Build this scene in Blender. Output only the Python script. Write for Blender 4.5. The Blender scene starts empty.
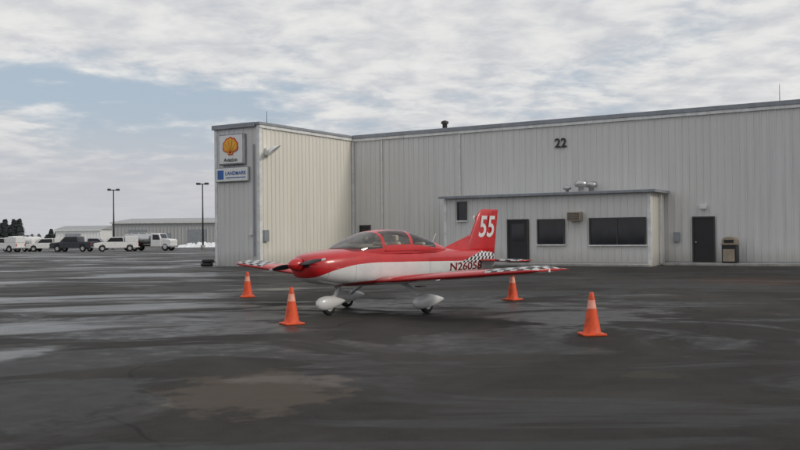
import bpy, bmesh, math, random
from mathutils import Vector, Matrix
random.seed(4)
S=bpy.context.scene
R=math.radians

# ---------------------------------------------------------------- materials
def new_mat(name):
    m=bpy.data.materials.new(name); m.use_nodes=True
    nt=m.node_tree; return m,nt,nt.nodes['Principled BSDF']
def N(nt,t,**kw):
    n=nt.nodes.new(t)
    for k,v in kw.items(): setattr(n,k,v)
    return n
def L(nt,a,b): nt.links.new(a,b)
def math_n(nt,op,a,b=None,c=None,clamp=False):
    n=N(nt,'ShaderNodeMath',operation=op); n.use_clamp=clamp
    for i,v in enumerate((a,b,c)):
        if v is None: continue
        if isinstance(v,(int,float)): n.inputs[i].default_value=v
        else: L(nt,v,n.inputs[i])
    return n.outputs[0]
def mixc(nt,f,a,b,mode='MIX'):
    n=N(nt,'ShaderNodeMix',data_type='RGBA',blend_type=mode)
    if isinstance(f,(int,float)): n.inputs[0].default_value=f
    else: L(nt,f,n.inputs[0])
    for i,v in ((6,a),(7,b)):
        if isinstance(v,tuple): n.inputs[i].default_value=(*v[:3],1)
        else: L(nt,v,n.inputs[i])
    return n.outputs[2]
def noise(nt,vec,scale,detail=4,rough=.55,dist=0):
    n=N(nt,'ShaderNodeTexNoise'); n.inputs['Scale'].default_value=scale
    n.inputs['Detail'].default_value=detail; n.inputs['Roughness'].default_value=rough
    n.inputs['Distortion'].default_value=dist
    if vec is not None: L(nt,vec,n.inputs['Vector'])
    return n.outputs['Fac']
def mapr(nt,v,a,b,c=0,d=1,smooth=True):
    n=N(nt,'ShaderNodeMapRange'); n.interpolation_type='SMOOTHSTEP' if smooth else 'LINEAR'
    L(nt,v,n.inputs[0])
    for i,x in enumerate((a,b,c,d)): n.inputs[i+1].default_value=x
    return n.outputs[0]
def scaled(nt,vec,s):
    n=N(nt,'ShaderNodeMapping'); L(nt,vec,n.inputs[0]); n.inputs['Scale'].default_value=s
    return n.outputs[0]
def mat(name,col,rough=.5,metal=0,var=.12,scale=3,coat=0,bump=0):
    m,nt,b=new_mat(name); tc=N(nt,'ShaderNodeTexCoord').outputs['Object']
    n=noise(nt,tc,scale,3,.6)
    f=mapr(nt,n,.3,.7)
    c=mixc(nt,f,tuple(x*(1-var) for x in col),tuple(min(1,x*(1+var)) for x in col))
    L(nt,c,b.inputs['Base Color'])
    r=mapr(nt,n,.3,.7,max(.02,rough-.06),min(1,rough+.08)); L(nt,r,b.inputs['Roughness'])
    b.inputs['Metallic'].default_value=metal; b.inputs['Coat Weight'].default_value=coat
    if bump:
        bn=N(nt,'ShaderNodeBump'); bn.inputs['Strength'].default_value=bump; bn.inputs['Distance'].default_value=.01
        L(nt,noise(nt,tc,scale*12,3),bn.inputs['Height']); L(nt,bn.outputs[0],b.inputs['Normal'])
    return m
def siding_mat(name,col):
    m,nt,b=new_mat(name); tc=N(nt,'ShaderNodeTexCoord').outputs['Object']
    streak=noise(nt,scaled(nt,tc,(2.2,2.2,.12)),1.6,4,.65)
    big=noise(nt,tc,.25,2)
    panel=noise(nt,scaled(nt,tc,(1.1,1.1,.02)),1.0,0,.3)
    c=mixc(nt,mapr(nt,streak,.35,.75),col,tuple(x*.86 for x in col))
    c=mixc(nt,mapr(nt,big,.35,.65,0,.55),c,tuple(x*f for x,f in zip(col,(.93,.92,.88))))
    c=mixc(nt,mapr(nt,panel,.4,.6,0,.35),c,tuple(x*.90 for x in col))
    sep=N(nt,'ShaderNodeSeparateXYZ'); L(nt,tc,sep.inputs[0])
    low=math_n(nt,'ADD',sep.outputs[2],math_n(nt,'MULTIPLY',streak,.9))
    c=mixc(nt,mapr(nt,low,.5,1.3,.4,0),c,(.25,.23,.19))
    L(nt,c,b.inputs['Base Color']); b.inputs['Roughness'].default_value=.45
    return m

M={}
M['siding']=siding_mat('painted_steel_siding',(.70,.695,.685))
M['siding_sunlit']=siding_mat('painted_steel_siding_sunlit',(.80,.77,.70))  # same siding, with the sun's warm light on side walls painted into its colour
M['trim']=mat('grey_trim',(.27,.29,.32),.5)
M['trim_light']=mat('light_trim',(.72,.72,.71),.45)
M['dark']=mat('dark_door_paint',(.018,.018,.02),.45)
M['frame']=mat('dark_bronze_frame',(.05,.048,.045),.4)
M['white']=mat('white_paint',(.74,.74,.74),.35,var=.06)
M['signwhite']=mat('sign_white',(.78,.78,.76),.3,var=.04)
M['yellow']=mat('sign_yellow',(.85,.45,.02),.35)
M['signred']=mat('sign_red',(.6,.03,.02),.35)
M['blue']=mat('sign_blue',(.03,.12,.38),.35)
M['black']=mat('black_rubber',(.018,.018,.018),.8,bump=.3)
M['blackp']=mat('black_paint',(.015,.015,.016),.45)
M['galv']=mat('galvanised_metal',(.5,.5,.5),.35,.9,scale=8)
M['tan']=mat('tan_plastic',(.33,.27,.2),.55)
M['concrete']=mat('concrete',(.36,.35,.33),.85,scale=2,bump=.4,var=.2)
M['snow']=mat('snow',(.8,.82,.85),.7,bump=.5)
M['bark']=mat('bark',(.06,.045,.035),.9)
M['needles']=mat('hazed_conifer_needles',(.042,.052,.052),.9,var=.5,scale=.6)  # bluish grey needle colour has the distance haze painted in
M['hub']=mat('wheel_hub',(.55,.55,.55),.4,.6)
M['roof']=mat('roof_membrane',(.35,.36,.37),.7)
M['text']=mat('black_lettering',(.03,.03,.035),.5)
M['regtext']=mat('registration_lettering',(.20,.012,.016),.4)
M['farwall']=siding_mat('far_hangar_siding',(.46,.47,.48))
M['darkcar']=mat('dark_car_paint',(.03,.035,.045),.25,coat=.5)
M['silver']=mat('silver_tank',(.5,.51,.53),.3,.6)
M['lamp']=mat('lamp_lens',(.7,.7,.68),.2)
M['cabin']=mat('cabin_upholstery',(.30,.27,.24),.8)
M['seat']=mat('seat_fabric',(.60,.50,.40),.85)
def glass_mat(name,col,rough=.06):
    m,nt,b=new_mat(name); tc=N(nt,'ShaderNodeTexCoord').outputs['Object']
    c=mixc(nt,mapr(nt,noise(nt,tc,1.7,3),.35,.65),col,tuple(x*2.2 for x in col)); L(nt,c,b.inputs['Base Color'])
    b.inputs['Roughness'].default_value=rough; b.inputs['Specular IOR Level'].default_value=.6
    return m
M['glass']=glass_mat('window_glass',(.008,.009,.012))
def plexi():
    m,nt,b=new_mat('canopy_plexiglass'); out=nt.nodes['Material Output']
    tr=N(nt,'ShaderNodeBsdfTransparent'); tr.inputs[0].default_value=(.93,.97,.94,1)
    gl=N(nt,'ShaderNodeBsdfGlossy'); gl.inputs['Roughness'].default_value=.03
    fr=N(nt,'ShaderNodeFresnel'); fr.inputs[0].default_value=1.5
    mx=N(nt,'ShaderNodeMixShader'); L(nt,math_n(nt,'MULTIPLY_ADD',fr.outputs[0],1.0,.05,clamp=True),mx.inputs[0]); L(nt,tr.outputs[0],mx.inputs[1]); L(nt,gl.outputs[0],mx.inputs[2])
    L(nt,mx.outputs[0],out.inputs[0]); return m
M['acglass']=plexi()
M['red']=mat('red_aircraft_paint',(.52,.012,.015),.30,var=.08,coat=.4)
M['acwhite']=mat('white_aircraft_paint',(.70,.70,.70),.30,var=.05,coat=.4)

def checker_mat(name,axes,size):
    m,nt,b=new_mat(name); tc=N(nt,'ShaderNodeTexCoord').outputs['Object']
    sep=N(nt,'ShaderNodeSeparateXYZ'); L(nt,tc,sep.inputs[0]); com=N(nt,'ShaderNodeCombineXYZ')
    L(nt,math_n(nt,'ADD',sep.outputs[axes[0]],.013),com.inputs[0]); L(nt,math_n(nt,'ADD',sep.outputs[axes[1]],.017),com.inputs[1]); com.inputs[2].default_value=.37*size
    ch=N(nt,'ShaderNodeTexChecker'); L(nt,com.outputs[0],ch.inputs[0]); ch.inputs['Scale'].default_value=1/size
    ch.inputs[1].default_value=(.015,.015,.015,1); ch.inputs[2].default_value=(.50,.50,.50,1)
    L(nt,ch.outputs[0],b.inputs['Base Color']); b.inputs['Roughness'].default_value=.4
    return m
M['check_xy']=checker_mat('checkered_paint_top',(0,1),.15)

def fuselage_mat():
    m,nt,b=new_mat('fuselage_livery'); tc=N(nt,'ShaderNodeTexCoord').outputs['Object']
    sep=N(nt,'ShaderNodeSeparateXYZ'); L(nt,tc,sep.inputs[0]); X,Y,Z=sep.outputs
    curve=N(nt,'ShaderNodeFloatCurve')
    t=mapr(nt,X,-4,2.6,0,1,False); L(nt,t,curve.inputs['Value'])
    c=curve.mapping.curves[0]
    def P(x,z): return ((x+4)/6.6,z/2)
    pts=[P(-4,1.06),P(-2.6,1.02),P(-1.2,1.04),P(0,1.06),P(1.2,1.05),P(1.7,.98),P(2.1,.87),P(2.6,.55)]
    c.points[0].location=pts[0]; c.points[1].location=pts[-1]
    for p in pts[1:-1]: c.points.new(*p)
    curve.mapping.update()
    line=math_n(nt,'MULTIPLY',curve.outputs[0],2)
    up=math_n(nt,'GREATER_THAN',Z,line)
    keel=math_n(nt,'LESS_THAN',Z,math_n(nt,'SUBTRACT',line,.37))
    keel=math_n(nt,'MULTIPLY',keel,math_n(nt,'GREATER_THAN',X,-1.2))
    red=math_n(nt,'MAXIMUM',up,keel)
    n=noise(nt,tc,4,3)
    rc=mixc(nt,mapr(nt,n,.3,.7),(.47,.011,.014),(.55,.015,.019)); wc=mixc(nt,mapr(nt,n,.3,.7),(.65,.65,.65),(.72,.72,.72))
    col=mixc(nt,red,wc,rc)
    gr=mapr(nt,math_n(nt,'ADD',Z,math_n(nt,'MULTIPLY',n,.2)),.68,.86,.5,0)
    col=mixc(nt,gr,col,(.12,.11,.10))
    com=N(nt,'ShaderNodeCombineXYZ'); L(nt,math_n(nt,'ADD',X,Z),com.inputs[0]); L(nt,Z,com.inputs[1]); com.inputs[2].default_value=.03
    ch=N(nt,'ShaderNodeTexChecker'); L(nt,com.outputs[0],ch.inputs[0]); ch.inputs['Scale'].default_value=1/.085
    ch.inputs[1].default_value=(.02,.02,.02,1); ch.inputs[2].default_value=(.72,.72,.72,1)
    lo=math_n(nt,'GREATER_THAN',Z,.98)
    hi=math_n(nt,'LESS_THAN',Z,mapr(nt,X,-3.3,-2.1,1.26,.98,False))
    col=mixc(nt,math_n(nt,'MULTIPLY',math_n(nt,'MULTIPLY',lo,hi),math_n(nt,'LESS_THAN',X,-2.1)),col,ch.outputs[0])
    s=None
    for x0 in (1.35,2.02,-1.9,-.9):
        d=math_n(nt,'LESS_THAN',math_n(nt,'ABSOLUTE',math_n(nt,'SUBTRACT',X,x0)),.005)
        s=d if s is None else math_n(nt,'MAXIMUM',s,d)
    col=mixc(nt,math_n(nt,'MULTIPLY',s,.5),col,(.05,.02,.02))
    L(nt,col,b.inputs['Base Color']); b.inputs['Roughness'].default_value=.29; b.inputs['Coat Weight'].default_value=.4
    return m
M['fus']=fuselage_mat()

def cone_mat():
    m,nt,b=new_mat('cone_orange'); tc=N(nt,'ShaderNodeTexCoord').outputs['Object']
    n=noise(nt,tc,9,4,.7)
    c=mixc(nt,mapr(nt,n,.42,.75),(.80,.09,.018),(.38,.06,.028)); L(nt,c,b.inputs['Base Color']); b.inputs['Roughness'].default_value=.55
    return m
M['orange']=cone_mat()
M['collar']=mat('worn_reflective_collar',(.78,.33,.24),.4,var=.25,scale=12)

# ---------------------------------------------------------------- helpers
def link(o,parent=None):
    S.collection.objects.link(o)
    if parent: o.parent=parent
    return o
def empty(name,loc=(0,0,0),rz=0,scale=1):
    e=bpy.data.objects.new(name,None); S.collection.objects.link(e)
    e.location=loc; e.rotation_euler=(0,0,rz); e.scale=(scale,)*3; e.empty_display_size=.3
    return e
def mesh(name,verts,faces,mats,parent=None,idx=None,smooth=False,loc=(0,0,0),rot=(0,0,0)):
    me=bpy.data.meshes.new(name); me.from_pydata([tuple(v) for v in verts],[],faces)
    if not isinstance(mats,(list,tuple)): mats=[mats]
    for m in mats: me.materials.append(m)
    if idx: 
        for p,i in zip(me.polygons,idx): p.material_index=i
    bm=bmesh.new(); bm.from_mesh(me); bmesh.ops.recalc_face_normals(bm,faces=bm.faces); bm.to_mesh(me); bm.free()
    if smooth:
        for p in me.polygons: p.use_smooth=True
    o=bpy.data.objects.new(name,me); o.location=loc; o.rotation_euler=rot
    return link(o,parent)
def bevel(o,w,seg=2):
    b=o.modifiers.new('bevel','BEVEL'); b.width=w; b.segments=seg; b.limit_method='ANGLE'; b.angle_limit=R(35); return o
def box(name,lo,hi,m,parent=None,bev=0,loc=(0,0,0),rot=(0,0,0)):
    x0,y0,z0=lo;x1,y1,z1=hi
    v=[(x0,y0,z0),(x1,y0,z0),(x1,y1,z0),(x0,y1,z0),(x0,y0,z1),(x1,y0,z1),(x1,y1,z1),(x0,y1,z1)]
    f=[(0,3,2,1),(4,5,6,7),(0,1,5,4),(1,2,6,5),(2,3,7,6),(3,0,4,7)]
    o=mesh(name,v,f,m,parent,loc=loc,rot=rot)
    if bev: bevel(o,bev)
    return o
def tube(name,p1,p2,r1,r2,m,parent=None,n=16,smooth=True,flat=1):
    p1=Vector(p1);p2=Vector(p2); d=(p2-p1).normalized()
    a=d.orthogonal().normalized(); b=d.cross(a)
    v=[];f=[]
    for p,r in((p1,r1),(p2,r2)):
        for i in range(n):
            t=2*math.pi*i/n; v.append(p+a*math.cos(t)*r+b*math.sin(t)*r*flat)
    for i in range(n): j=(i+1)%n; f.append((i,j,n+j,n+i))
    f.append(tuple(range(n)));f.append(tuple(range(2*n-1,n-1,-1)))
    o=mesh(name,v,f,m,parent)
    if smooth:
        for p in o.data.polygons[:n]: p.use_smooth=True
    return o
def lathe(name,prof,m,parent=None,n=28,idx=None,loc=(0,0,0)):
    v=[];f=[];mi=[]
    for r,z in prof:
        for i in range(n):
            t=2*math.pi*i/n; v.append((r*math.cos(t),r*math.sin(t),z))
    for k in range(len(prof)-1):
        for i in range(n):
            j=(i+1)%n; f.append((k*n+i,k*n+j,(k+1)*n+j,(k+1)*n+i)); mi.append(idx[k] if idx else 0)
    o=mesh(name,v,f,m,parent,mi,loc=loc,smooth=True)
    return o
def prism(name,prof,y0,y1,m,parent=None,bev=0):
    n=len(prof); v=[(x,y0,z) for x,z in prof]+[(x,y1,z) for x,z in prof]
    f=[tuple(range(n)),tuple(range(2*n-1,n-1,-1))]+[(i,(i+1)%n,n+(i+1)%n,n+i) for i in range(n)]
    o=mesh(name,v,f,m,parent)
    if bev: bevel(o,bev)
    return o
def loft(name,secs,m,parent=None,cap=True,idxf=None,closed=True,smooth=True):
    n=len(secs[0]); v=[p for s in secs for p in s]; f=[];mi=[]
    for k in range(len(secs)-1):
        for i in range(n if closed else n-1):
            j=(i+1)%n; f.append((k*n+i,k*n+j,(k+1)*n+j,(k+1)*n+i)); mi.append(idxf(k,i) if idxf else 0)
    if cap:
        f.append(tuple(range(n))); mi.append(0); f.append(tuple(range(len(v)-1,len(v)-n-1,-1))); mi.append(0)
    return mesh(name,v,f,m,parent,mi,smooth)
def text(name,s,size,m,parent,mw,extrude=.01,sx=1,shear=0,warp=None):
    cu=bpy.data.curves.new(name,'FONT'); cu.body=s; cu.size=size; cu.extrude=extrude; cu.align_x='CENTER'; cu.align_y='CENTER'; cu.shear=shear; cu.offset=size*.018
    o=bpy.data.objects.new(name+'_tmp',cu); S.collection.objects.link(o)
    dg=bpy.context.evaluated_depsgraph_get(); dg.update()
    me=bpy.data.meshes.new_from_object(o.evaluated_get(dg)); bpy.data.objects.remove(o)
    me.transform(mw@Matrix.Diagonal((sx,1,1,1)))
    if warp:
        for v in me.vertices: v.co=warp(v.co)
    me.materials.clear(); me.materials.append(m)
    ob=bpy.data.objects.new(name,me); return link(ob,parent)
def front_text(name,s,size,m,parent,loc,**k):
    return text(name,s,size,m,parent,Matrix.Translation(loc)@Matrix.Rotation(R(90),4,'X'),**k)

# ---------------------------------------------------------------- ground
def ground_mats():
    m,nt,b=new_mat('wet_asphalt'); tc=N(nt,'ShaderNodeTexCoord').outputs['Object']
    sep=N(nt,'ShaderNodeSeparateXYZ'); L(nt,tc,sep.inputs[0]); X,Y,Z=sep.outputs
    fine=noise(nt,tc,90,2,.7); mid=noise(nt,tc,2.6,6,.65); big=noise(nt,scaled(nt,tc,(1,.55,1)),.22,5,.6,.6)
    c=mixc(nt,mapr(nt,mid,.3,.72),(.018,.017,.016),(.038,.035,.0325))
    c=mixc(nt,mapr(nt,fine,.50,.75,0,.6),c,(.080,.073,.065))
    c=mixc(nt,mapr(nt,big,.45,.60,0,.6),c,(.066,.060,.054))
    dampn=noise(nt,scaled(nt,tc,(.6,1,1)),.38,6,.62,1.0)
    damp=mapr(nt,dampn,.46,.545)
    c=mixc(nt,math_n(nt,'MULTIPLY',damp,.72),c,(.0085,.008,.0078))
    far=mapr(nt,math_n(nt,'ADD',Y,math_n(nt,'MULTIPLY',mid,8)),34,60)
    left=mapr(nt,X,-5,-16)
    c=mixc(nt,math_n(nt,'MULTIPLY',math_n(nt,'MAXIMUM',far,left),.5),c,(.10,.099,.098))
    def blob(cx,cy,rx,ry,e0=1.15,e1=.75):
        dx=math_n(nt,'DIVIDE',math_n(nt,'SUBTRACT',X,cx),rx); dy=math_n(nt,'DIVIDE',math_n(nt,'SUBTRACT',Y,cy),ry)
        d=math_n(nt,'SQRT',math_n(nt,'ADD',math_n(nt,'MULTIPLY',dx,dx),math_n(nt,'MULTIPLY',dy,dy)))
        d=math_n(nt,'ADD',d,math_n(nt,'MULTIPLY',math_n(nt,'SUBTRACT',mid,.5),2.2))
        return mapr(nt,d,e1,e0,1,0)
    st=blob(-1.35,8.35,.85,1.15,1.2,.7)
    c=mixc(nt,math_n(nt,'MULTIPLY',st,.85),c,(.088,.072,.058))
    st2=blob(10.2,26,1.8,2.6,1.1,.5)
    c=mixc(nt,math_n(nt,'MULTIPLY',st2,.35),c,(.10,.05,.03))
    st3=blob(2.5,9.0,.28,.22,1.1,.9); c=mixc(nt,math_n(nt,'MULTIPLY',st3,.5),c,(.06,.057,.038))
    vo=N(nt,'ShaderNodeTexVoronoi'); vo.feature='DISTANCE_TO_EDGE'; vo.inputs['Scale'].default_value=.13
    ws=N(nt,'ShaderNodeVectorMath',operation='ADD'); L(nt,tc,ws.inputs[0])
    nn=N(nt,'ShaderNodeTexNoise'); nn.inputs['Scale'].default_value=.5; L(nt,tc,nn.inputs['Vector']); 
    sc=N(nt,'ShaderNodeVectorMath',operation='SCALE'); L(nt,nn.outputs['Color'],sc.inputs[0]); sc.inputs['Scale'].default_value=2.2; L(nt,sc.outputs[0],ws.inputs[1])
    L(nt,ws.outputs[0],vo.inputs['Vector'])
    crack=mapr(nt,vo.outputs['Distance'],.0015,.0045,1,0)
    c=mixc(nt,math_n(nt,'MULTIPLY',crack,.6),c,(.009,.009,.009))
    L(nt,c,b.inputs['Base Color'])
    wet=noise(nt,scaled(nt,tc,(.5,1,1)),.28,6,.62,.8)
    leftw=math_n(nt,'MULTIPLY',mapr(nt,X,1,-6),mapr(nt,Y,8,16))
    plane_area=blob(0,16,6,4,1.5,.5)
    wl=math_n(nt,'ADD',wet,math_n(nt,'MULTIPLY',leftw,.09))
    w=mapr(nt,wl,.54,.70)
    w=math_n(nt,'MULTIPLY',w,math_n(nt,'SUBTRACT',1,math_n(nt,'MULTIPLY',st,.9)))
    w2=math_n(nt,'MAXIMUM',w,math_n(nt,'MULTIPLY',damp,math_n(nt,'MULTIPLY_ADD',plane_area,.35,.45)))
    r=mapr(nt,w2,0,1,.80,.27,False)
    r=math_n(nt,'ADD',r,math_n(nt,'MULTIPLY',math_n(nt,'SUBTRACT',mid,.5),.30),clamp=True)
    L(nt,r,b.inputs['Roughness'])
    L(nt,mapr(nt,w2,0,1,.15,.34,False),b.inputs['Specular IOR Level'])
    bn=N(nt,'ShaderNodeBump'); bn.inputs['Distance'].default_value=.006
    L(nt,mapr(nt,w2,0,1,.95,.25,False),bn.inputs['Strength'])
    L(nt,math_n(nt,'ADD',fine,math_n(nt,'MULTIPLY',mid,1.5)),bn.inputs['Height']); L(nt,bn.outputs[0],b.inputs['Normal'])
    g,nt,b=new_mat('winter_grass'); tc=N(nt,'ShaderNodeTexCoord').outputs['Object']
    n=noise(nt,tc,.03,4,.6); n2=noise(nt,scaled(nt,tc,(.25,1,1)),.08,4)
    c=mixc(nt,n,(.09,.085,.06),(.14,.12,.09)); c=mixc(nt,mapr(nt,n2,.52,.6,0,.85),c,(.6,.62,.66))
    L(nt,c,b.inputs['Base Color']); b.inputs['Roughness'].default_value=.9
    return m,g
asph,grass=ground_mats()
mesh('ground',[(-2500,-300,-.004),(2500,-300,-.004),(2500,3500,-.004),(-2500,3500,-.004)],[(0,1,2,3)],grass)
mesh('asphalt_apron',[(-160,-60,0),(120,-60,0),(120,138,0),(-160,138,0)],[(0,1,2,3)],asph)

# ---------------------------------------------------------------- hangar
H=6.87; ANG=math.atan2(-.5274,.8497)
hg=empty('airport_hangar',(-2.6,49.8,0),ANG)
def ribbed(name,length,height,m,parent,loc,rz=0,sp=.305,z0=0,dep=.036):
    prof=[];x=0
    while x<length-.001:
        for dx,d in ((0,0),(sp*.76,0),(sp*.82,dep),(sp*.94,dep)):
            if x+dx<length: prof.append((x+dx,-d))
        x+=sp
    prof.append((length,0))
    v=[(a,b,z0) for a,b in prof]+[(a,b,height) for a,b in prof]; n=len(prof)
    f=[(i,i+1,n+i+1,n+i) for i in range(n-1)]
    return mesh(name,v,f,m,parent,loc=loc,rot=(0,0,rz))
TW=2.83; TL=7.81; EL=46
ribbed('main_wall',EL,H,M['siding'],hg,(0,0,0))
ribbed('tower_front_wall',TW,H,M['siding'],hg,(-TW,-TL,0))
ribbed('tower_side_wall',TL,H,M['siding_sunlit'],hg,(0,-TL,0),R(90))
box('tower_core',(-TW,-TL+.01,0),(-.01,.5,H-.02),M['siding'],hg)
box('hangar_core',(-TW+.002,.01,0),(EL,38,H-.022),M['siding'],hg)
v=[(-TW-.1,.2,H),(EL+.1,.2,H),(EL+.1,38.2,H),(-TW-.1,38.2,H),(-TW-.1,19,H+1.0),(EL+.1,19,H+1.0)]
mesh('hangar_roof',v,[(0,1,5,4),(3,2,5,4),(0,4,3),(1,2,5),(0,1,2,3)],M['roof'],hg)
box('fascia',(.07,-.14,H-.10),(EL+.1,.3,H+.10),M['trim'],hg,.02)
box('fascia_drip',(.07,-.10,H-.24),(EL+.1,.2,H-.103),M['trim_light'],hg)
box('tower_fascia_side',(-.2,-TL-.12,H-.06),(.13,-.145,H+.08),M['trim'],hg,.02)
box('tower_fascia_side_drip',(-.1,-TL-.06,H-.2),(.09,-.10,H-.063),M['trim_light'],hg)
box('tower_fascia_front',(-TW-.12,-TL-.16,H-.14),(-.203,-TL+.2,H+.084),M['trim'],hg,.02)
box('tower_parapet',(-TW-.02,-TL+.25,H-.05),(-.25,-.2,H+.07),M['roof'],hg)
box('corner_trim',(-.14,-TL-.05,0),(.05,-TL+.16,H-.15),M['trim_light'],hg,.01)
box('corner_trim_left',(-TW-.04,-TL-.05,0),(-TW+.12,-TL+.1,H-.15),M['trim_light'],hg,.01)
box('inner_corner_trim',(.038,-.15,0),(.15,-.038,H-.28),M['trim_light'],hg)
for i,t in enumerate((1.98,6.75,24.5,32)):
    box('downspout_%d'%i,(t-.035,-.09,.1),(t+.035,-.038,H-.28),M['trim_light'],hg,.01)
box('tower_conduit',(-.32,-TL-.08,.5),(-.27,-TL-.038,5.9),M['trim'],hg)
box('wall_base_flashing',(.15,-.05,0),(EL,-.038,.14),M['trim'],hg)
box('fuel_sign_frame',(-2.40,-TL-.24,4.96),(-.80,-TL-.038,6.45),M['trim'],hg,.02)
box('fuel_sign_face',(-2.34,-TL-.26,5.02),(-.86,-TL-.243,6.39),M['signwhite'],hg)
def shell(name,r,m,y,cz,scal=1):
    pts=[(-.28*r,-.80*r),(.28*r,-.80*r),(.34*r,-.58*r)]
    K=7
    for k in range(K):
        a0=-28+ (236/K)*k
        for q in range(5):
            a=R(a0+(236/K)*(q/4)); rr=r*(.93+.09*math.sin(math.pi*q/4)); pts.append((rr*math.cos(a),rr*math.sin(a)*.96))
    pts.append((-.34*r,-.58*r))
    n=len(pts); v=[(x-1.6,y,z+cz) for x,z in pts]+[(x-1.6,y+.02,z+cz) for x,z in pts]
    f=[tuple(range(n)),tuple(range(2*n-1,n-1,-1))]+[(i,(i+1)%n,n+(i+1)%n,n+i) for i in range(n)]
    return mesh(name,v,f,m,hg)
shell('shell_border',.50,M['signred'],-TL-.285,5.82); shell('shell_face',.43,M['yellow'],-TL-.292,5.82)
for k in range(6):
    a=R(-10+40*k); 
    tube('shell_rib_%d'%k,(-1.6,-TL-.293,5.5),(-1.6+.40*math.cos(a),-TL-.293,5.80+.36*math.sin(a)),.012,.012,M['signred'],hg,6)
front_text('sign_caption','Aviation',.26,M['text'],hg,(-1.6,-TL-.264,5.18),extrude=.004)
box('company_sign_frame',(-2.66,-TL-.16,4.12),(-.58,-TL-.038,4.84),M['trim'],hg,.02)
box('company_sign_face',(-2.62,-TL-.18,4.16),(-.62,-TL-.163,4.80),M['signwhite'],hg)
box('company_sign_logo',(-2.54,-TL-.19,4.26),(-2.14,-TL-.182,4.70),M['blue'],hg)
front_text('company_sign_text','LANDMARK',.25,M['blue'],hg,(-1.36,-TL-.186,4.53),extrude=.004)
box('company_sign_rule',(-2.0,-TL-.19,4.30),(-.72,-TL-.182,4.34),M['blue'],hg)
tube('floodlight_arm',(.03,-TL+.5,5.55),(.75,-TL+.35,5.75),.03,.03,M['galv'],hg,8)
o=lathe('floodlight_dish',[(.02,.22),(.14,.2),(.36,.03),(.42,0),(.38,0),(.1,.12),(.01,.13)],M['signwhite'],hg,24,loc=(.62,-TL+.35,5.55)); o.rotation_euler=(R(20),R(-35),0)
box('floodlight_box',(.038,-TL+.3,5.35),(.22,-TL+.62,5.7),M['trim_light'],hg,.02)
box('electric_box',(.038,-TL+.15,1.2),(.16,-TL+.5,1.75),M['trim'],hg,.01)
box('electric_box_front',(-.6,-TL-.13,1.5),(-.4,-TL-.038,1.8),M['trim_light'],hg,.01)
def opening(nm,x0,x1,z0,z1,y,parent,mull=(),pane='glass',proud=.1,fr='frame'):
    w=.06
    yo=y-proud; yi=y-.038
    box(nm+'_frame_left',(x0-w,yo,z0),(x0,yi,z1),M[fr],parent); box(nm+'_frame_right',(x1,yo,z0),(x1+w,yi,z1),M[fr],parent)
    box(nm+'_frame_head',(x0-w,yo-.01,z1),(x1+w,yi,z1+w),M[fr],parent)
    if z0>.3: box(nm+'_sill',(x0-w-.03,yo-.05,z0-w),(x1+w+.03,yi,z0),M['trim_light'],parent)
    box(nm+'_pane',(x0,y-.055,z0),(x1,yi,z1),M[pane],parent)
    for k,t in enumerate(mull): box(nm+'_mullion_%d'%k,(t-.025,yo+.015,z0),(t+.025,y-.057,z1),M[fr],parent)
opening('hangar_door',18.46,19.32,.05,2.07,0,hg,pane='dark')
tube('hangar_door_handle',(18.56,-.12,1.0),(18.56,-.056,1.0),.03,.03,M['galv'],hg,8)
opening('small_window',.55,1.15,1.55,1.95,0,hg)
A0,A1,AV,AH=7.02,17.13,2.18,3.24
ribbed('annex_front_wall',A1-A0,AH,M['siding'],hg,(A0,-AV,0))
ribbed('annex_side_wall',AV-.04,AH,M['siding_sunlit'],hg,(A1,-AV,0),R(90))
box('annex_core',(A0,-AV+.01,0),(A1-.01,-.04,AH-.024),M['siding'],hg)
box('annex_roof',(A0-.18,-AV-.22,AH-.02),(A1+.28,-.04,AH+.05),M['roof'],hg)
box('annex_fascia',(A0-.22,-AV-.27,AH-.05),(A1+.32,-AV-.222,AH+.07),M['trim'],hg,.01)
box('annex_fascia_side',(A1+.282,-AV-.219,AH-.05),(A1+.322,-.15,AH+.07),M['trim'],hg)
box('annex_corner_trim',(A1-.1,-AV-.05,0),(A1+.05,-AV+.12,AH-.1),M['trim_light'],hg)
box('annex_corner_trim_left',(A0-.04,-AV-.05,0),(A0+.1,-AV+.1,AH-.1),M['trim_light'],hg)
box('annex_downspout',(A1+.06,-.9,.1),(A1+.14,-.8,AH-.1),M['trim_light'],hg)
box('annex_base_flashing',(A0+.1,-AV-.05,0),(A1-.1,-AV-.038,.12),M['trim'],hg)
opening('annex_door',10.46,11.43,.05,2.07,-AV,hg,pane='dark')
box('annex_door_glazing',(10.62,-AV-.062,1.1),(11.27,-AV-.056,1.9),M['glass'],hg)
opening('annex_window',11.98,13.20,.95,2.05,-AV,hg)
opening('annex_wide_window',14.48,16.92,.92,2.06,-AV,hg,mull=(15.7,))
for nm,x0,x1 in (('annex_window',11.98,13.2),('annex_wide_window_a',14.48,15.675),('annex_wide_window_b',15.725,16.92)):
    for k in range(9):
        z=1.98-k*.035
        box(nm+'_blind_%d'%k,(x0+.03,-AV-.063,z),(x1-.03,-AV-.057,z+.016),M['frame'],hg)
opening('annex_vent_window',7.79,8.2,2.12,2.98,-AV,hg)
box('wall_air_conditioner',(13.5,-AV-.42,2.0),(14.12,-AV-.038,2.4),M['tan'],hg,.02)
box('wall_air_conditioner_grille',(13.55,-AV-.43,2.05),(14.07,-AV-.423,2.35),M['frame'],hg)
for k in range(5): box('wall_air_conditioner_slat_%d'%k,(13.56,-AV-.442,2.08+k*.052),(14.06,-AV-.432,2.10+k*.052),M['tan'],hg)
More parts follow.
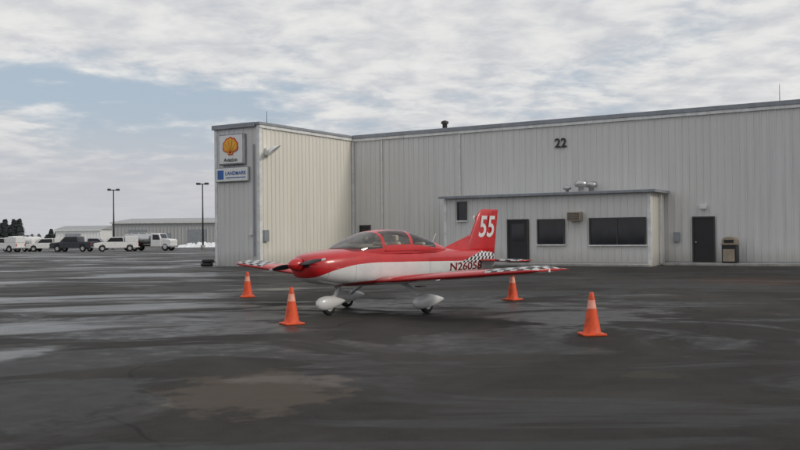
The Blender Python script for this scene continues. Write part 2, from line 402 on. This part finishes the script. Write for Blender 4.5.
for k,(x,y,s) in enumerate(((13.0,-1.2,.8),(13.75,-1.4,1.25),(13.95,-.6,1.2))):
    lathe('roof_vent_%d'%k,[(.1*s,0),(.1*s,.22*s),(.22*s,.24*s),(.25*s,.34*s),(.2*s,.44*s),(.02,.48*s)],M['galv'],hg,20,loc=(x,y,AH+.05))
lathe('roof_flue',[(.13,0),(.13,.42),(.2,.44),(.2,.56),(.05,.62)],M['frame'],hg,16,loc=(5.2,1.2,H+.06))
tube('roof_antenna',(22,.6,H),(22,.6,H+.9),.018,.01,M['frame'],hg,6)
tube('roof_antenna_left',(-.7,-TL+1.4,H),(-.7,-TL+1.4,H+.8),.018,.01,M['frame'],hg,6)
front_text('building_number','22',.62,M['text'],hg,(12.25,-.07,5.78),extrude=.02)
box('wall_light_door',(18.75,-.2,2.45),(19.05,-.038,2.65),M['trim_light'],hg,.03)
box('wall_meter',(17.6,-.18,1.0),(17.85,-.038,1.45),M['trim'],hg,.02)
sw=empty('sidewalk',(-2.6,49.8,0),ANG)
def slab(nm,x0,x1,y0,y1):
    x=x0;k=0
    while x<x1-.1:
        e=min(x+3,x1); box('%s_%d'%(nm,k),(x+.006,y0,0),(e-.006,y1,.10),M['concrete'],sw,.012); x=e;k+=1
slab('annex_walk_slab',A0,A1+.3,-AV-1.2,-AV-.052); slab('main_walk_slab',A1+.31,EL,-1.35,-.052)

def w(t,v):
    return (-2.6+.8497*t-.5274*v, 49.8-.5274*t-.8497*v)
x,y=w(20.15,.75)
wb=empty('trash_can',(x,y,.1),ANG)
box('bin_body',(-.3,-.3,0),(.3,.3,.78),M['blackp'],wb,.04)
box('bin_panel',(-.24,-.312,.08),(.24,-.302,.6),M['tan'],wb,.01)
box('bin_collar',(-.33,-.33,.78),(.33,.33,.84),M['tan'],wb,.02)
prism('bin_hood',[(-.3,.842),(.3,.842),(.3,1.0),(.2,1.1),(0,1.14),(-.2,1.1),(-.3,1.0)],-.28,.28,M['tan'],wb,.02)
box('bin_opening',(-.2,-.292,.87),(.2,-.282,1.0),M['blackp'],wb)
x,y=w(-TW-.35,TL+.3)
ty=empty('tire_stack',(x,y,0))
for k,(dx,dy) in enumerate(((0,0),(.05,.03))):
    pr=[(.13+.09*math.cos(a)+.09, .08+.08*math.sin(a)) for a in [2*math.pi*i/12 for i in range(13)]]
    lathe('tire_%d'%k,pr,M['black'],ty,28,loc=(dx,dy,.165*k))

# ---------------------------------------------------------------- airplane
ap=empty('propeller_airplane',(-.30,17.2,0),math.atan2(-.71,-.704),.875)
ST=[
(2.36,.22,.88,1.16,.9),(2.33,.32,.82,1.21,.85),(2.24,.42,.75,1.26,.8),(2.05,.49,.68,1.30,.74),(1.7,.54,.62,1.34,.68),(1.2,.57,.58,1.375,.64),
(.9,.57,.57,1.39,.62),(.3,.57,.56,1.39,.6),(-.4,.56,.56,1.38,.6),(-.9,.52,.575,1.365,.62),(-1.4,.45,.60,1.345,.65),(-2.0,.35,.635,1.315,.7),
(-2.6,.25,.68,1.285,.75),(-3.2,.16,.73,1.25,.8),(-3.7,.07,.80,1.20,.9),(-3.8,.03,.86,1.12,1)]
def fs(x):
    for a,b in zip(ST,ST[1:]):
        if b[0]<=x<=a[0]:
            t=(a[0]-x)/(a[0]-b[0]); return [a[i]*(1-t)+b[i]*t for i in range(1,5)]
    return list(ST[0][1:]) if x>ST[0][0] else list(ST[-1][1:])
def sgn(v,e): return math.copysign(abs(v)**e,v)
def fy(x,z):
    hw,zb,zt,e=fs(x); s=(z-(zb+zt)/2)/((zt-zb)/2); s=max(-.999,min(.999,s))
    return hw*(1-abs(s)**(2/e))**(e/2)
xs=[]
for a,b in zip(ST,ST[1:]):
    k=max(1,int((a[0]-b[0])/.12))
    xs+=[a[0]+(b[0]-a[0])*i/k for i in range(k)]
xs.append(ST[-1][0])
secs=[]
NS=48
for x in xs:
    hw,zb,zt,e=fs(x); zc=(zb+zt)/2;hh=(zt-zb)/2
    secs.append([(x,hw*sgn(math.cos(2*math.pi*i/NS),e),zc+hh*sgn(math.sin(2*math.pi*i/NS),e)) for i in range(NS)])
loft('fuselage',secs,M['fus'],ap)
for sy in(-1,1):
    v=[];n=20
    for xx in(2.352,2.372):
        for i in range(n):
            a=2*math.pi*i/n; v.append((xx,sy*.2+.085*math.cos(a),1.06+.06*math.sin(a)))
    mesh('cowl_intake_left' if sy>0 else 'cowl_intake_right',v,[tuple(range(n)),tuple(range(2*n-1,n-1,-1))]+[(i,(i+1)%n,n+(i+1)%n,n+i) for i in range(n)],M['blackp'],ap)
o=lathe('spinner',[(.13,0),(.135,.05),(.12,.13),(.09,.2),(.045,.255),(.004,.275)],M['red'],ap,28,loc=(2.38,0,1.06)); o.rotation_euler=(0,R(90),0)
tube('propeller_hub',(2.3,0,1.06),(2.44,0,1.06),.11,.11,M['galv'],ap)
PA=R(8)
for k in(0,1):
    secs=[]
    for i in range(15):
        t=i/14; r=.1+.80*t; ch=.05+.075*math.sin(math.pi*min(1,t*1.1+.12))**.8 if t<.98 else .04
        tw=R(55-38*t); th=.028*(1-.75*t)
        s=[]
        for j in range(10):
            a=2*math.pi*j/10; c=ch/2*math.cos(a); d=th/2*math.sin(a)
            s.append((d*math.cos(tw)+c*math.sin(tw), c*math.cos(tw)-d*math.sin(tw), r))
        secs.append(s)
    ang=PA+R(90)+math.pi*k
    rot=Matrix.Rotation(ang,3,'X')
    secs=[[tuple(rot@Vector(p)+Vector((2.45,0,1.06))) for p in s] for s in secs]
    loft('propeller_blade_%d'%(k+1),secs,[M['blackp'],M['white']],ap,idxf=lambda a,b:1 if a>=12 else 0)
# canopy
CS=[(1.40,1.37,.34),(1.28,1.43,.43),(1.05,1.53,.49),(.8,1.63,.515),(.56,1.705,.53),(.48,1.72,.532),(.2,1.755,.54),(-.05,1.76,.54),(-.28,1.75,.537),(-.37,1.74,.532),(-.6,1.70,.515),(-.9,1.62,.48),(-1.2,1.53,.43),(-1.32,1.49,.40),(-1.6,1.41,.32),(-1.95,1.31,.16)]
NT=32
secs=[]
for x,zt,w_ in CS:
    secs.append([(x,w_*sgn(math.cos(math.pi*i/NT),.62),1.24+(zt-1.24)*math.sin(math.pi*i/NT)**.8 if 0<i<NT else 1.24) for i in range(NT+1)])
def cm(k,i):
    j=min(i,NT-1-i)
    if k<4: return 1 if j>=2 else 0
    if k in (5,6,7): return 1 if 3<=j<=12 else 0
    if k in (9,10,11): return 1 if 3<=j<=12-(k-9) else 0
    return 0
loft('canopy',secs,[M['red'],M['acglass']],ap,cap=False,closed=False,idxf=cm)
sec=[]
for x,hw in((1.2,.36),(.9,.44),(.2,.47),(-.8,.43),(-1.25,.34)):
    sec.append([(x,hw,1.385),(x,hw,1.402),(x,-hw,1.402),(x,-hw,1.385)])
loft('cabin_deck',sec,M['cabin'],ap,smooth=False)
prism('glareshield',[(1.15,1.403),(.72,1.403),(.70,1.45),(.8,1.46)],-.40,.40,M['cabin'],ap,.01)
for s in(-1,1):
    box('seat_back_%s'%('left' if s>0 else 'right'),(-.12,s*.24-.17,1.403),(0.0,s*.24+.17,1.49),M['seat'],ap,.04)
    box('headrest_%s'%('left' if s>0 else 'right'),(-.11,s*.24-.10,1.505),(-.02,s*.24+.10,1.63),M['seat'],ap,.03)
    box('rear_seat_%s'%('left' if s>0 else 'right'),(-.95,s*.2-.15,1.403),(-.85,s*.2+.15,1.47),M['seat'],ap,.03)
box('canopy_rail_left',(-1.2,.552,1.30),(.5,.566,1.318),M['red'],ap); box('canopy_rail_right',(-1.2,-.566,1.30),(.5,-.552,1.318),M['red'],ap)
tube('com_antenna',(-1.5,0,1.40),(-1.66,0,1.66),.009,.005,M['white'],ap,6)
def airfoil(ch,th,n=14):
    up=[];lo=[]
    for i in range(n+1):
        b=math.pi*i/n; xx=(1-math.cos(b))/2
        y=5*th*(.2969*math.sqrt(xx)-.126*xx-.3516*xx**2+.2843*xx**3-.1036*xx**4)
        up.append((xx,y*1.25)); lo.append((xx,-y*.75))
    p=up[::-1]+lo[1:-1]
    return [(-xx*ch,z*ch) for xx,z in p]
def wing(name,side):
    st=[.45,1,1.6,2.3,3,3.4,3.6,3.8,4.05,4.25,4.4,4.5,4.58]
    secs=[]
    for y in st:
        ch=1.28;th=.125;le=.80
        if y>4.35: q=(y-4.35)/.23; ch=1.28-.22*q*q; th=.125*(1-.6*q*q); le=.80-.10*q*q
        z=.66+ (y-.45)*.075
        secs.append([(le+a,side*y,z+b) for a,b in airfoil(ch,th)])
    n=len(secs[0])
    def f(k,i):
        y=(st[k]+st[k+1])/2
        top=i<14
        if y>3.4: 
            if top and i<13: return 1
            if not top and (i-14)>1: return 2
            return 0
        if not top and i-14>2: return 2
        return 0
    return loft(name,secs,[M['red'],M['check_xy'],M['acwhite']],ap,idxf=f)
wing('wing_left',1); wing('wing_right',-1)
for s,nm in((1,'left'),(-1,'right')):
    lathe('tip_light_'+nm,[(.025,-.03),(.02,.015),(.002,.035)],M['lamp'],ap,12,loc=(.35,s*4.59,.97))
tube('pitot_tube',(.75,2.4,.77),(.98,2.4,.75),.012,.01,M['galv'],ap,6)
for s,nm in((1,'left'),(-1,'right')):
    secs=[]
    for y,le,ch,th in((.02,-3.0,.80,.09),(.6,-3.06,.75,.09),(1.1,-3.12,.69,.08),(1.22,-3.17,.62,.05)):
        secs.append([(le+a,s*y,1.0+b) for a,b in airfoil(ch,th)])
    loft('stabilizer_'+nm,secs,[M['red'],M['check_xy'],M['acwhite']],ap,idxf=lambda k,i:(1 if i<14 and k>=1 else (0 if i<16 else 2)))
def fin_sec(z):
    t=(z-1.15)/1.1; le=-2.62-.62*t; te=-3.80-.16*t; return le,te
secs=[]
for z in(1.1,1.3,1.6,1.9,2.15,2.22,2.25):
    le,te=fin_sec(z); 
    if z>2.15: q=(z-2.15)/.1; le-=.10*q; 
    ch=le-te; th=.075*(1 if z<=2.15 else 1-.6*(z-2.15)/.1)
    secs.append([(le+a,b,z) for a,b in airfoil(ch,th)])
loft('vertical_fin',secs,M['red'],ap)
mesh('dorsal_fillet',[(-1.9,.0,1.32),(-2.75,.05,1.27),(-2.75,-.05,1.27),(-2.86,0,1.62)],[(0,1,3),(0,3,2),(1,2,3),(0,2,1)],M['red'],ap)
for s,nm in((1,'left'),(-1,'right')):
    base=Matrix(((-s,0,0,0),(0,0,s,0),(0,1,0,0),(0,0,0,1)))
    def wf(co,s=s): return Vector((co.x,s*(fy(co.x,co.z)+.007),co.z))
    text('registration_'+nm,'N26058',.25,M['regtext'],ap,Matrix.Translation((-2.4,0,.885))@base,extrude=0,sx=1.75,warp=wf)
    def wn(co,s=s): return Vector((co.x,s*.052,co.z))
    text('race_number_'+nm,'55',.72,M['acwhite'],ap,Matrix.Translation((-3.42,0,1.80))@base,extrude=0,sx=.85,shear=.25,warp=wn)
def pant(name,cx,cy,ln=.95,wd=.115,ht=.155,zc=.235):
    secs=[];K=18
    for i in range(K+1):
        t=i/K; r=max(.02,(math.sin(math.pi*min(1,t**.62))**.75))
        x=cx+ln*.42-ln*t; zz=zc+.04*t
        s=[]
        for j in range(20):
            a=2*math.pi*j/20; z=zz+ht*r*math.sin(a); z=max(z,.085)
            s.append((x,cy+wd*r*math.cos(a),z))
        secs.append(s)
    loft(name,secs,M['acwhite'],ap)
def wheel(name,cx,cy,r=.2,w_=.11,parent=ap,m='black',loc=None):
    pr=[(r*.5,-w_/2),(r*.85,-w_/2),(r*.97,-w_*.32),(r,0),(r*.97,w_*.32),(r*.85,w_/2),(r*.5,w_/2)]
    o=lathe(name,pr,M[m],parent,24,loc=(cx,cy,r)); o.rotation_euler=(R(90),0,0)
    o2=tube(name+'_hub',(cx,cy-w_*.45,r),(cx,cy+w_*.45,r),r*.52,r*.52,M['hub'],parent)
for s,nm in((1,'left'),(-1,'right')):
    pant('main_wheel_fairing_'+nm,0,s*1.24); wheel('main_wheel_'+nm,0,s*1.24,.17)
    secs=[]
    for t in [i/8 for i in range(9)]:
        y=.38+.80*t; z=.66-.38*t**1.3; wd=.15-.06*t; 
        secs.append([(wd/2,s*y,z+.022),(-wd/2,s*y,z+.022),(-wd/2,s*y,z-.022),(wd/2,s*y,z-.022)])
    loft('main_gear_leg_'+nm,secs,M['acwhite'],ap,smooth=False)
pant('nose_wheel_fairing',1.62,0,.80,.105,.15); wheel('nose_wheel',1.62,0,.165,.1)
tube('nose_gear_strut',(1.25,0,.66),(1.48,0,.36),.035,.03,M['acwhite'],ap); tube('nose_gear_fork',(1.46,0,.38),(1.62,0,.35),.035,.03,M['acwhite'],ap)
tube('exhaust_pipe',(1.3,-.2,.62),(1.15,-.2,.5),.035,.035,M['galv'],ap)
box('cabin_step_left',(-.62,.5,.50),(-.42,.66,.52),M['blackp'],ap)

# ---------------------------------------------------------------- traffic cones
for (x,y,rz) in ((-3.62,21.3,.2),(-1.77,14.6,.5),(2.67,12.6,.1),(2.42,19.5,.7)):
    h=.60
    e=empty('traffic_cone',(x,y,0),rz)
    box('cone_base',(-.165,-.165,0),(.165,.165,.035),M['orange'],e,.012)
    prof=[(.135,.036),(.12,.06)]; 
    prof+= [(.12+( .028-.12)*t, .06+(h-.06)*t) for t in (.12,.25,.45,.58,.80,.97)]+[(.02,h),(.012,h-.01)]
    lathe('cone_body',prof,[M['orange'],M['collar']],e,32,idx=[0,0,0,0,0,1,0,0,0,0])

# ---------------------------------------------------------------- street lamps
def lamp(x,y,h,rz=0):
    e=empty('street_lamp',(x,y,0),rz)
    tube('base',(0,0,0),(0,0,.5),.28,.28,M['concrete'],e); tube('pole',(0,0,.5),(0,0,h),.11,.07,M['frame'],e)
    tube('crossarm',(-.7,0,h-.05),(.7,0,h-.05),.06,.06,M['frame'],e,8)
    for s in(-1,1):
        box('lamp_head_%s'%('a' if s<0 else 'b'),(s*.55-.22,-.22,h-.12),(s*.55+.22,.22,h+.12),M['frame'],e,.05)
        box('lamp_lens_%s'%('a' if s<0 else 'b'),(s*.55-.18,-.18,h-.15),(s*.55+.18,.18,h-.123),M['lamp'],e)
lamp(-36.9,116,7.7,.3); lamp(-24.1,110,8.0,-.2)

# ---------------------------------------------------------------- vehicles
def auto_wheel(e,x,y,r,w_,nm):
    pr=[(r*.55,-w_/2),(r*.9,-w_/2),(r,-w_*.3),(r,w_*.3),(r*.9,w_/2),(r*.55,w_/2)]
    o=lathe(nm,pr,M['black'],e,20,loc=(x,y,r)); o.rotation_euler=(R(90),0,0)
    tube(nm+'_rim',(x,y-w_*.4,r),(x,y+w_*.4,r),r*.58,r*.58,M['hub'],e)
def pickup(x,y,rz,paint,sc=.85,cover=False):
    e=empty('pickup_truck',(x,y,0),rz,sc); P=M[paint]
    prof=[(2.7,.5),(2.75,.95),(2.6,1.08),(1.35,1.2),(-2.65,1.2),(-2.7,.5),(-2.05,.45),(-1.95,.75),(-1.65,.92),(-1.3,.75),(-1.2,.45),(1.3,.45),(1.4,.75),(1.7,.92),(2.05,.75),(2.15,.45)]
    prism('body',prof,-.95,.95,P,e,.04)
    prism('cab',[(1.45,1.203),(.75,1.85),(-.85,1.87),(-1.0,1.203)],-.82,.82,P,e,.06)
    for s in(-1,1): prism('side_glass_%d'%s,[(1.2,1.25),(.7,1.75),(-.75,1.77),(-.85,1.25)],s*.825,s*.835,M['glass'],e)
    v=[(1.44,-.7,1.25),(1.44,.7,1.25),(.86,.66,1.79),(.86,-.66,1.79)]; v2=[(a+.02,b,c+.02) for a,b,c in v]
    mesh('windshield',v2,[(0,1,2,3)],M['glass'],e)
    mesh('rear_glass',[(-1.0,-.65,1.3),(-1.0,.65,1.3),(-.91,.65,1.75),(-.91,-.65,1.75)],[(0,1,2,3)],M['glass'],e)
    box('bed_opening',(-2.55,-.8,1.203),(-1.15,.8,1.21),M['blackp'],e)
    box('front_bumper',(2.7,-.93,.42),(2.88,.93,.62),M['galv'],e,.03); box('rear_bumper',(-2.85,-.93,.45),(-2.7,.93,.62),M['galv'],e,.03)
    box('grille',(2.74,-.55,.66),(2.77,.55,.92),M['blackp'],e)
    for s in(-1,1):
        box('headlight_%d'%s,(2.72,s*.75-.13,.74),(2.78,s*.75+.13,.92),M['lamp'],e); box('taillight_%d'%s,(-2.73,s*.85-.07,.75),(-2.69,s*.85+.07,1.1),M['signred'],e)
        for xx in(1.72,-1.62): auto_wheel(e,xx,s*.84,.4,.25,'wheel_%d_%d'%(xx>0,s))
    if cover: box('utility_body',(-2.68,-.94,1.212),(-1.05,.94,1.95),M['white'],e,.04)
def tanker(x,y,rz,sc=.82,tank='white'):
    e=empty('fuel_truck',(x,y,0),rz,sc)
    box('chassis',(-3.6,-.5,.6),(3.2,.5,.85),M['blackp'],e)
    prism('cab_hood',[(3.5,.55),(3.55,1.4),(3.3,1.55),(2.1,1.65),(2.1,.55)],-1.05,1.05,M['white'],e,.06)
    prism('cab',[(2.1,.55),(2.15,1.65),(1.85,2.35),(.65,2.4),(.6,.55)],-1.1,1.1,M['white'],e,.06)
    for s in(-1,1): prism('cab_glass_%d'%s,[(2.0,1.5),(1.8,2.15),(.95,2.18),(.95,1.5)],s*1.105,s*1.115,M['glass'],e)
    mesh('windshield',[(2.18,-.9,1.68),(2.18,.9,1.68),(1.9,.85,2.28),(1.9,-.85,2.28)],[(0,1,2,3)],M['glass'],e)
    secs=[]
    for xx,k in((.35,.8),(.25,1),(-3.5,1),(-3.6,.8)):
        secs.append([(xx,1.1*k*math.cos(2*math.pi*i/28),1.62+.68*k*math.sin(2*math.pi*i/28)) for i in range(28)])
    loft('tank',secs,M[tank],e)
    box('tank_cabinet',(-3.3,-1.08,.7),(-2.2,1.08,1.2),M['white'],e,.03)
    for xx in(-.6,-1.8,-2.9): tube('tank_hatch_%d'%int(-xx*10),(xx,0,2.28),(xx,0,2.4),.25,.25,M['galv'],e)
    for s in(-1,1):
        tube('catwalk_rail_%d'%s,(-3.3,s*.6,2.5),(.1,s*.6,2.5),.025,.025,M['galv'],e,6)
        for xx in(2.7,-1.8,-2.9): auto_wheel(e,xx,s*.9,.5,.3,'wheel_%d_%d'%(int(xx*10),s))
    box('front_bumper',(3.5,-1.05,.45),(3.65,1.05,.7),M['galv'],e,.03)
def px(x,z): return (x-400)*z/900
tanker(px(150,101),101,R(-12),.82,'silver')
tanker(px(22,104),104,R(150),.75)
pickup(px(116,98),98,R(200),'white',.85,True)
pickup(px(74,99),99,R(170),'darkcar',.9)
pickup(px(47,103),103,R(195),'white',.8,True)
pickup(px(3,100),100,R(165),'white',.85,True)
pickup(px(94,112),112,R(10),'silver',.8)

# ---------------------------------------------------------------- distant buildings, snow, trees
def far_building(name,x0,x1,y,dep,h,mt,doors=()):
    e=empty(name,(x0,y,0),R(-4)); W=x1-x0
    ribbed('front_wall',W,h,mt,e,(0,0,0),0,.6,dep=.06)
    box('core',(0,.01,0),(W,dep,h-.02),mt,e)
    mesh('roof',[(-.3,-.3,h),(W+.3,-.3,h),(W+.3,dep,h),(-.3,dep,h),(-.3,dep/2,h+.8),(W+.3,dep/2,h+.8)],[(0,1,5,4),(3,2,5,4),(0,4,3),(1,2,5),(0,1,2,3)],M['roof'],e)
    box('eave',(-.2,-.4,h-.25),(W+.2,-.08,h-.01),M['trim_light'],e)
    for k,(a,b,c) in enumerate(doors): box('door_%d'%k,(a,-.14,0),(b,-.065,c),M['trim'],e)
far_building('storage_hangar',-48,-26,150,20,4.1,M['farwall'],((3,6,2.8),(9,10,2.2),(13,16,2.8)))
far_building('utility_building',-67,-58,175,10,3.2,M['trim_light'],((2,5,2.4),))
def snowbank(x0,x1,y,h,wd):
    nx,ny=40,8; v=[];f=[]
    for i in range(nx+1):
        for j in range(ny+1):
            t=i/nx; q=j/ny; z=h*math.sin(math.pi*q)**.8*math.sin(math.pi*t)**.5*(.45+.75*random.random())
            v.append((x0+(x1-x0)*t,y+wd*(q-.5),z if 0<j<ny and 0<i<nx else -.02))
    for i in range(nx):
        for j in range(ny):
            a=i*(ny+1)+j; f.append((a,a+1,a+ny+2,a+ny+1))
    mesh('snow_bank',v,f,M['snow'],None,smooth=True)
snowbank(-33,-24,132,.7,3); snowbank(-75,-52,142,.35,3)
def conifers():
    v=[];f=[];mi=[]
    def tri(a,b,c,m): 
        k=len(v); v.extend((a,b,c)); f.append((k,k+1,k+2)); mi.append(m)
    def tree(x,y,h,wf=.2):
        n=6;k=len(v)
        for i in range(n):
            a=2*math.pi*i/n; v.append((x+.3*math.cos(a),y+.3*math.sin(a),0))
        v.append((x,y,h*.97))
        for i in range(n): f.append((k+i,k+(i+1)%n,k+n)); mi.append(0)
        for q in range(380):
            t=random.random()**.8; z=h*(.08+.92*t); R0=h*wf*(1-t)**.85*(.5+.8*random.random())+.1
            a=random.random()*6.283; r=R0*math.sqrt(random.random())
            cx,cy=x+r*math.cos(a),y+r*math.sin(a); s=.35+.5*random.random()
            tri((cx-s*math.sin(a),cy+s*math.cos(a),z+.2),(cx+s*math.sin(a),cy-s*math.cos(a),z+.1),(cx+s*math.cos(a)*1.2,cy+s*math.sin(a)*1.2,z-.5),1)
    for i in range(24):
        y=390+random.random()*60; tree(px(random.uniform(-30,21),y),y,random.uniform(7,11.5),.26)
    for i in range(9):
        y=430+random.random()*40; tree(px(random.uniform(50,68),y),y,random.uniform(4.5,7),.35)
    for i in range(150):
        y=560+random.random()*80; tree(px(random.uniform(-150,260),y),y,random.uniform(2.5,5),.5)
    mesh('conifer_trees',v,f,[M['bark'],M['needles']],None,mi)
conifers()

# ---------------------------------------------------------------- world and sun
az=(.9,-.42); el=R(30)
sd=Vector((az[0],az[1],0)).normalized()*math.cos(el)+Vector((0,0,math.sin(el)))
W=bpy.data.worlds.new('World'); S.world=W; W.use_nodes=True; nt=W.node_tree; bg=nt.nodes['Background']
sky=N(nt,'ShaderNodeTexSky'); sky.sky_type='NISHITA'; sky.sun_disc=False; sky.sun_elevation=el
sky.sun_rotation=math.atan2(sd.x,sd.y); sky.dust_density=2.0
tc=N(nt,'ShaderNodeTexCoord').outputs['Generated']
sep=N(nt,'ShaderNodeSeparateXYZ'); L(nt,tc,sep.inputs[0]); X,Y,Z=sep.outputs
zc=math_n(nt,'ADD',math_n(nt,'MAXIMUM',Z,0),.13)
com=N(nt,'ShaderNodeCombineXYZ'); L(nt,math_n(nt,'DIVIDE',X,zc),com.inputs[0]); L(nt,math_n(nt,'DIVIDE',Y,zc),com.inputs[1])
P=com.outputs[0]
n1=noise(nt,P,1.0,7,.6,.3); n2=noise(nt,P,5.0,4,.6,.2)
dens=math_n(nt,'ADD',math_n(nt,'MULTIPLY',n1,.72),math_n(nt,'MULTIPLY',n2,.28))
lane=math_n(nt,'MULTIPLY',mapr(nt,math_n(nt,'ABSOLUTE',math_n(nt,'SUBTRACT',Z,math_n(nt,'MULTIPLY_ADD',X,-.12,.11))),.0,.07,1,0),mapr(nt,X,.1,-.3))
dens=math_n(nt,'SUBTRACT',dens,math_n(nt,'MULTIPLY',lane,.17))
dens=math_n(nt,'ADD',dens,mapr(nt,Z,.08,.22,.02,.08))
cm_=mapr(nt,dens,.40,.57)
shade=mapr(nt,n2,.3,.7)
cloud=mixc(nt,shade,(6.6,6.65,6.9),(8.9,8.8,8.6))
blue=mixc(nt,.80,sky.outputs[0],(4.9,5.8,6.8))
c=mixc(nt,math_n(nt,'MULTIPLY',cm_,.93),blue,cloud)
haze=mapr(nt,math_n(nt,'ADD',Z,math_n(nt,'MULTIPLY',math_n(nt,'SUBTRACT',n1,.5),.14)),.03,.16,1,0)
c=mixc(nt,math_n(nt,'MULTIPLY',haze,.9),c,(5.8,5.85,6.2))
below=mapr(nt,Z,-.02,0,1,0); c=mixc(nt,below,c,(1.2,1.2,1.2))
L(nt,c,bg.inputs[0]); bg.inputs[1].default_value=.093
sl=bpy.data.lights.new('sun','SUN'); sl.energy=1.15; sl.angle=R(13); sl.color=(1,.93,.81)
so=bpy.data.objects.new('sun',sl); S.collection.objects.link(so); so.rotation_euler=(-sd).to_track_quat('-Z','Y').to_euler(); so.location=(20,0,30)

# ---------------------------------------------------------------- camera
cd=bpy.data.cameras.new('camera'); cd.lens=40.5; cd.sensor_width=36; cd.clip_end=6000; cd.clip_start=.1
co=bpy.data.objects.new('camera',cd); S.collection.objects.link(co)
co.matrix_world=Matrix.Translation((0,0,1.42))@Matrix.Rotation(R(90.67),4,'X')@Matrix.Rotation(R(-.57),4,'Z')
S.camera=co
S.view_settings.view_transform='Standard'; S.view_settings.look='None'; S.view_settings.exposure=0
